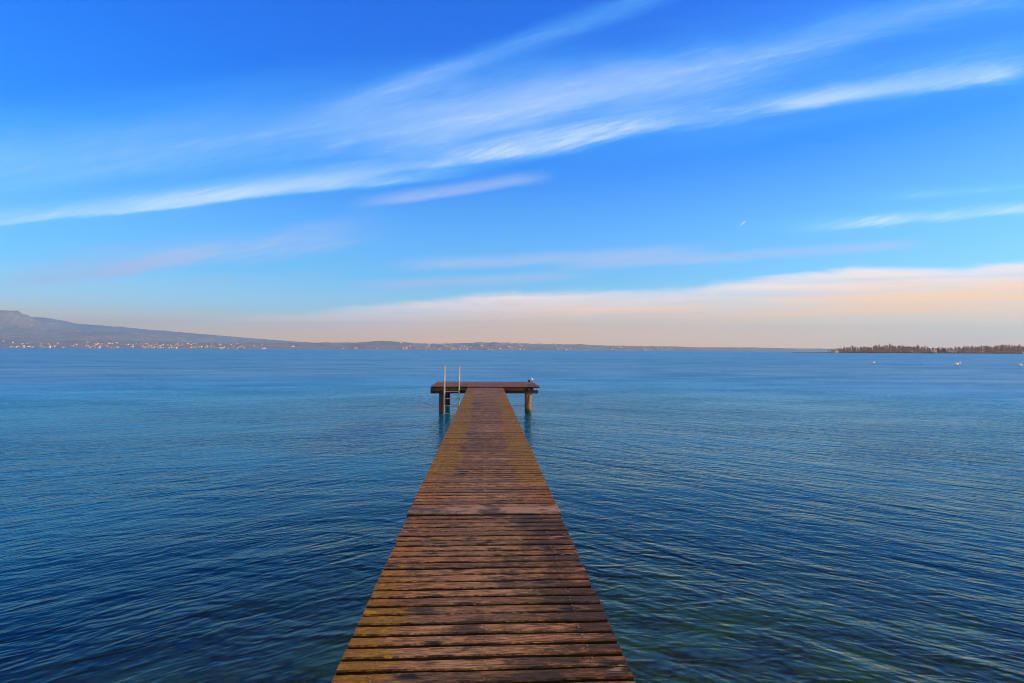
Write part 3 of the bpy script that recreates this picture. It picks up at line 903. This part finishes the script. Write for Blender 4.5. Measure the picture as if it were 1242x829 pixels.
def house(px, Y, w, d, h, rh, wall, roof, label, rz=0.0):
    e = tag(empty('house', (at(px, 425, Y).x, Y, 1.0), rz), label, 'house')
    b = MB(); b.box((-w / 2, -d / 2, -1), (w / 2, d / 2, h))
    b.add([(-w / 2, -d / 2 + .002, h), (-w / 2, d / 2 - .002, h), (-w / 2, 0, h + rh - .1)], [(0, 2, 1)]); b.add([(w / 2, -d / 2 + .002, h), (w / 2, d / 2 - .002, h), (w / 2, 0, h + rh - .1)], [(0, 1, 2)])
    b.build('wall', wall, e)
    for s in (-1, 1):
        b = MB(); q = .45
        y0, z0 = s * (d / 2 + q), h - q * rh / (d / 2)
        v = [(-w / 2 - q, y0, z0), (w / 2 + q, y0, z0), (w / 2 + q, 0, h + rh), (-w / 2 - q, 0, h + rh)]
        v += [(x, y, z + .18) for x, y, z in v]
        b.add(v, [(0, 1, 2, 3), (7, 6, 5, 4), (0, 4, 5, 1), (1, 5, 6, 2), (3, 7, 4, 0), (2, 6, 7, 3)]); b.build('roof_slope', roof, e)
    n = max(2, int(w / 3.2))
    for k in range(n):
        x = -w / 2 + w * (k + .5) / n
        b = MB(); b.box((x - .5, -d / 2 - .06, h * .38), (x + .5, -d / 2 - .004, h * .72)); b.build('window', M_pane, e)
    b = MB(); b.box((w * .2, .4, h + rh * .5), (w * .2 + .7, 1.1, h + rh + .8)); b.build('chimney', M_wall[0], e)
M_orange = worn('sunlit_orange_plaster', (.74, .50, .30), (.66, .44, .27), .6, .9)
house(1132.6, SP0 + 9, 6.2, 6, 4.0, 1.6, M_orange, M_roof[0], 'small orange house at the water between the trees of the spit', .35)
house(1152.5, SP0 + 9, 5.2, 7, 2.8, 2.0, M_wall[1], M_roof[1], 'white gabled house at the water beside the dark evergreens', .5)
house(1157.5, SP0 + 8, 3.6, 5, 2.4, 1.7, M_wall[1], M_roof[1], 'smallest white hut next to the white gabled house', .4)
house(1106, SP0 + 10, 3.6, 4, 2.6, 1.2, M_wall[1], M_roof[1], 'lone white hut under the bare trees of the spit', .3)
house(1013.5, SP0 + 50, 6.5, 5, 3.4, 1.5, M_wall[1], M_roof[1], 'white house at the bare outer tip of the spit', .3)
house(1241, SP0 + 4, 4.5, 4, 2.2, 1.0, M_wall[1], M_roof[1], 'low white hut by the reeds at the picture edge', .3)

# ------------------------------------------------------------------ mooring buoys
def buoy(px, py, r, label, lean):
    p = on_z(px, py, 0)
    e = tag(empty('mooring_buoy', (p.x, p.y, 0)), label, 'buoy', 'white mooring buoys off the spit')
    e.rotation_euler = lean
    b = MB(); b.ball((0, 0, r * .72), r, 20, 14); b.build('float', M_white, e)
    b = MB(); b.tube([(r * .93 * math.cos(a), r * .93 * math.sin(a), r * .30) for a in [2 * math.pi * k / 24 for k in range(25)]], r * .09, 6, caps=False); b.build('weed_band', M_band, e)
    b = MB(); b.tube([(.07 * math.cos(a), 0, r * 1.72 + .05 + .07 * math.sin(a)) for a in [2 * math.pi * k / 14 for k in range(15)]], .014, 6, caps=False)
    b.tube([(0, 0, r * 1.68), (0, 0, r * 1.72 + .02)], .03, 8); b.build('ring', M_steel, e)
buoy(1059.5, 441.4, .28, 'lone white buoy floating off the wooded spit, leftmost of four', (.1, .1, 0))
buoy(1160.0, 443.4, .35, 'larger nearer buoy of the touching pair off the spit', (.25, -.2, 0))
buoy(1163.6, 441.8, .26, 'smaller farther buoy of the touching pair off the spit', (.0, .1, 0))
buoy(1237.6, 444.4, .30, 'single white buoy nearest the edge of the picture', (.15, -.1, 0))

# ------------------------------------------------------------------ contrail and haze
m, t = material('contrail_ice')
dfs = t.node('ShaderNodeBsdfDiffuse'); dfs.inputs[0].default_value = (.9, .9, .9, 1)
tl = t.node('ShaderNodeBsdfTranslucent'); tl.inputs[0].default_value = (.9, .9, .9, 1)
tp = t.node('ShaderNodeBsdfTransparent')
m1 = t.node('ShaderNodeMixShader'); m1.inputs[0].default_value = .5; t.l.new(dfs.outputs[0], m1.inputs[1]); t.l.new(tl.outputs[0], m1.inputs[2])
m2 = t.node('ShaderNodeMixShader'); m2.inputs[0].default_value = .42; t.l.new(tp.outputs[0], m2.inputs[1]); t.l.new(m1.outputs[0], m2.inputs[2])
t.l.new(m2.outputs[0], t.out.inputs[0])
b = MB(); a0, a1 = at(897, 274.5, 13000), at(905, 268, 13600)
b.tube([a0 + (a1 - a0) * f for f in (0, .3, .7, 1)], [3, 11, 12, 5], 8)
tag(b.build('contrail', m), 'short thin white contrail high in the blue sky above the stratus bank', 'contrail')

m, t = material('haze_air')
pv = t.node('ShaderNodeVolumePrincipled')
pv.inputs['Color'].default_value = (.37, .68, 1.0, 1)
pv.inputs['Density'].default_value = 8.5e-5
pv.inputs['Anisotropy'].default_value = .25
t.l.new(pv.outputs[0], t.out.inputs[1])
b = MB(); b.box((-15000, -120, -7), (15000, 14600, 700))
hz = tag(b.build('haze', m), kind='stuff')

# ------------------------------------------------------------------ render settings
S.render.engine = 'CYCLES'
S.view_settings.view_transform = 'Standard'; S.view_settings.look = 'None'
S.view_settings.exposure = .22; S.view_settings.gamma = 1; S.view_settings.use_curve_mapping = False
c = S.cycles
c.max_bounces = 5; c.diffuse_bounces = 2; c.glossy_bounces = 3; c.transmission_bounces = 2; c.transparent_max_bounces = 6; c.volume_bounces = 0
c.caustics_reflective = False; c.caustics_refractive = False
c.use_adaptive_sampling = True; c.adaptive_threshold = .02
c.use_denoising = True
c.filter_width = 1.1
try: c.denoiser = 'OPENIMAGEDENOISE'
except Exception: pass
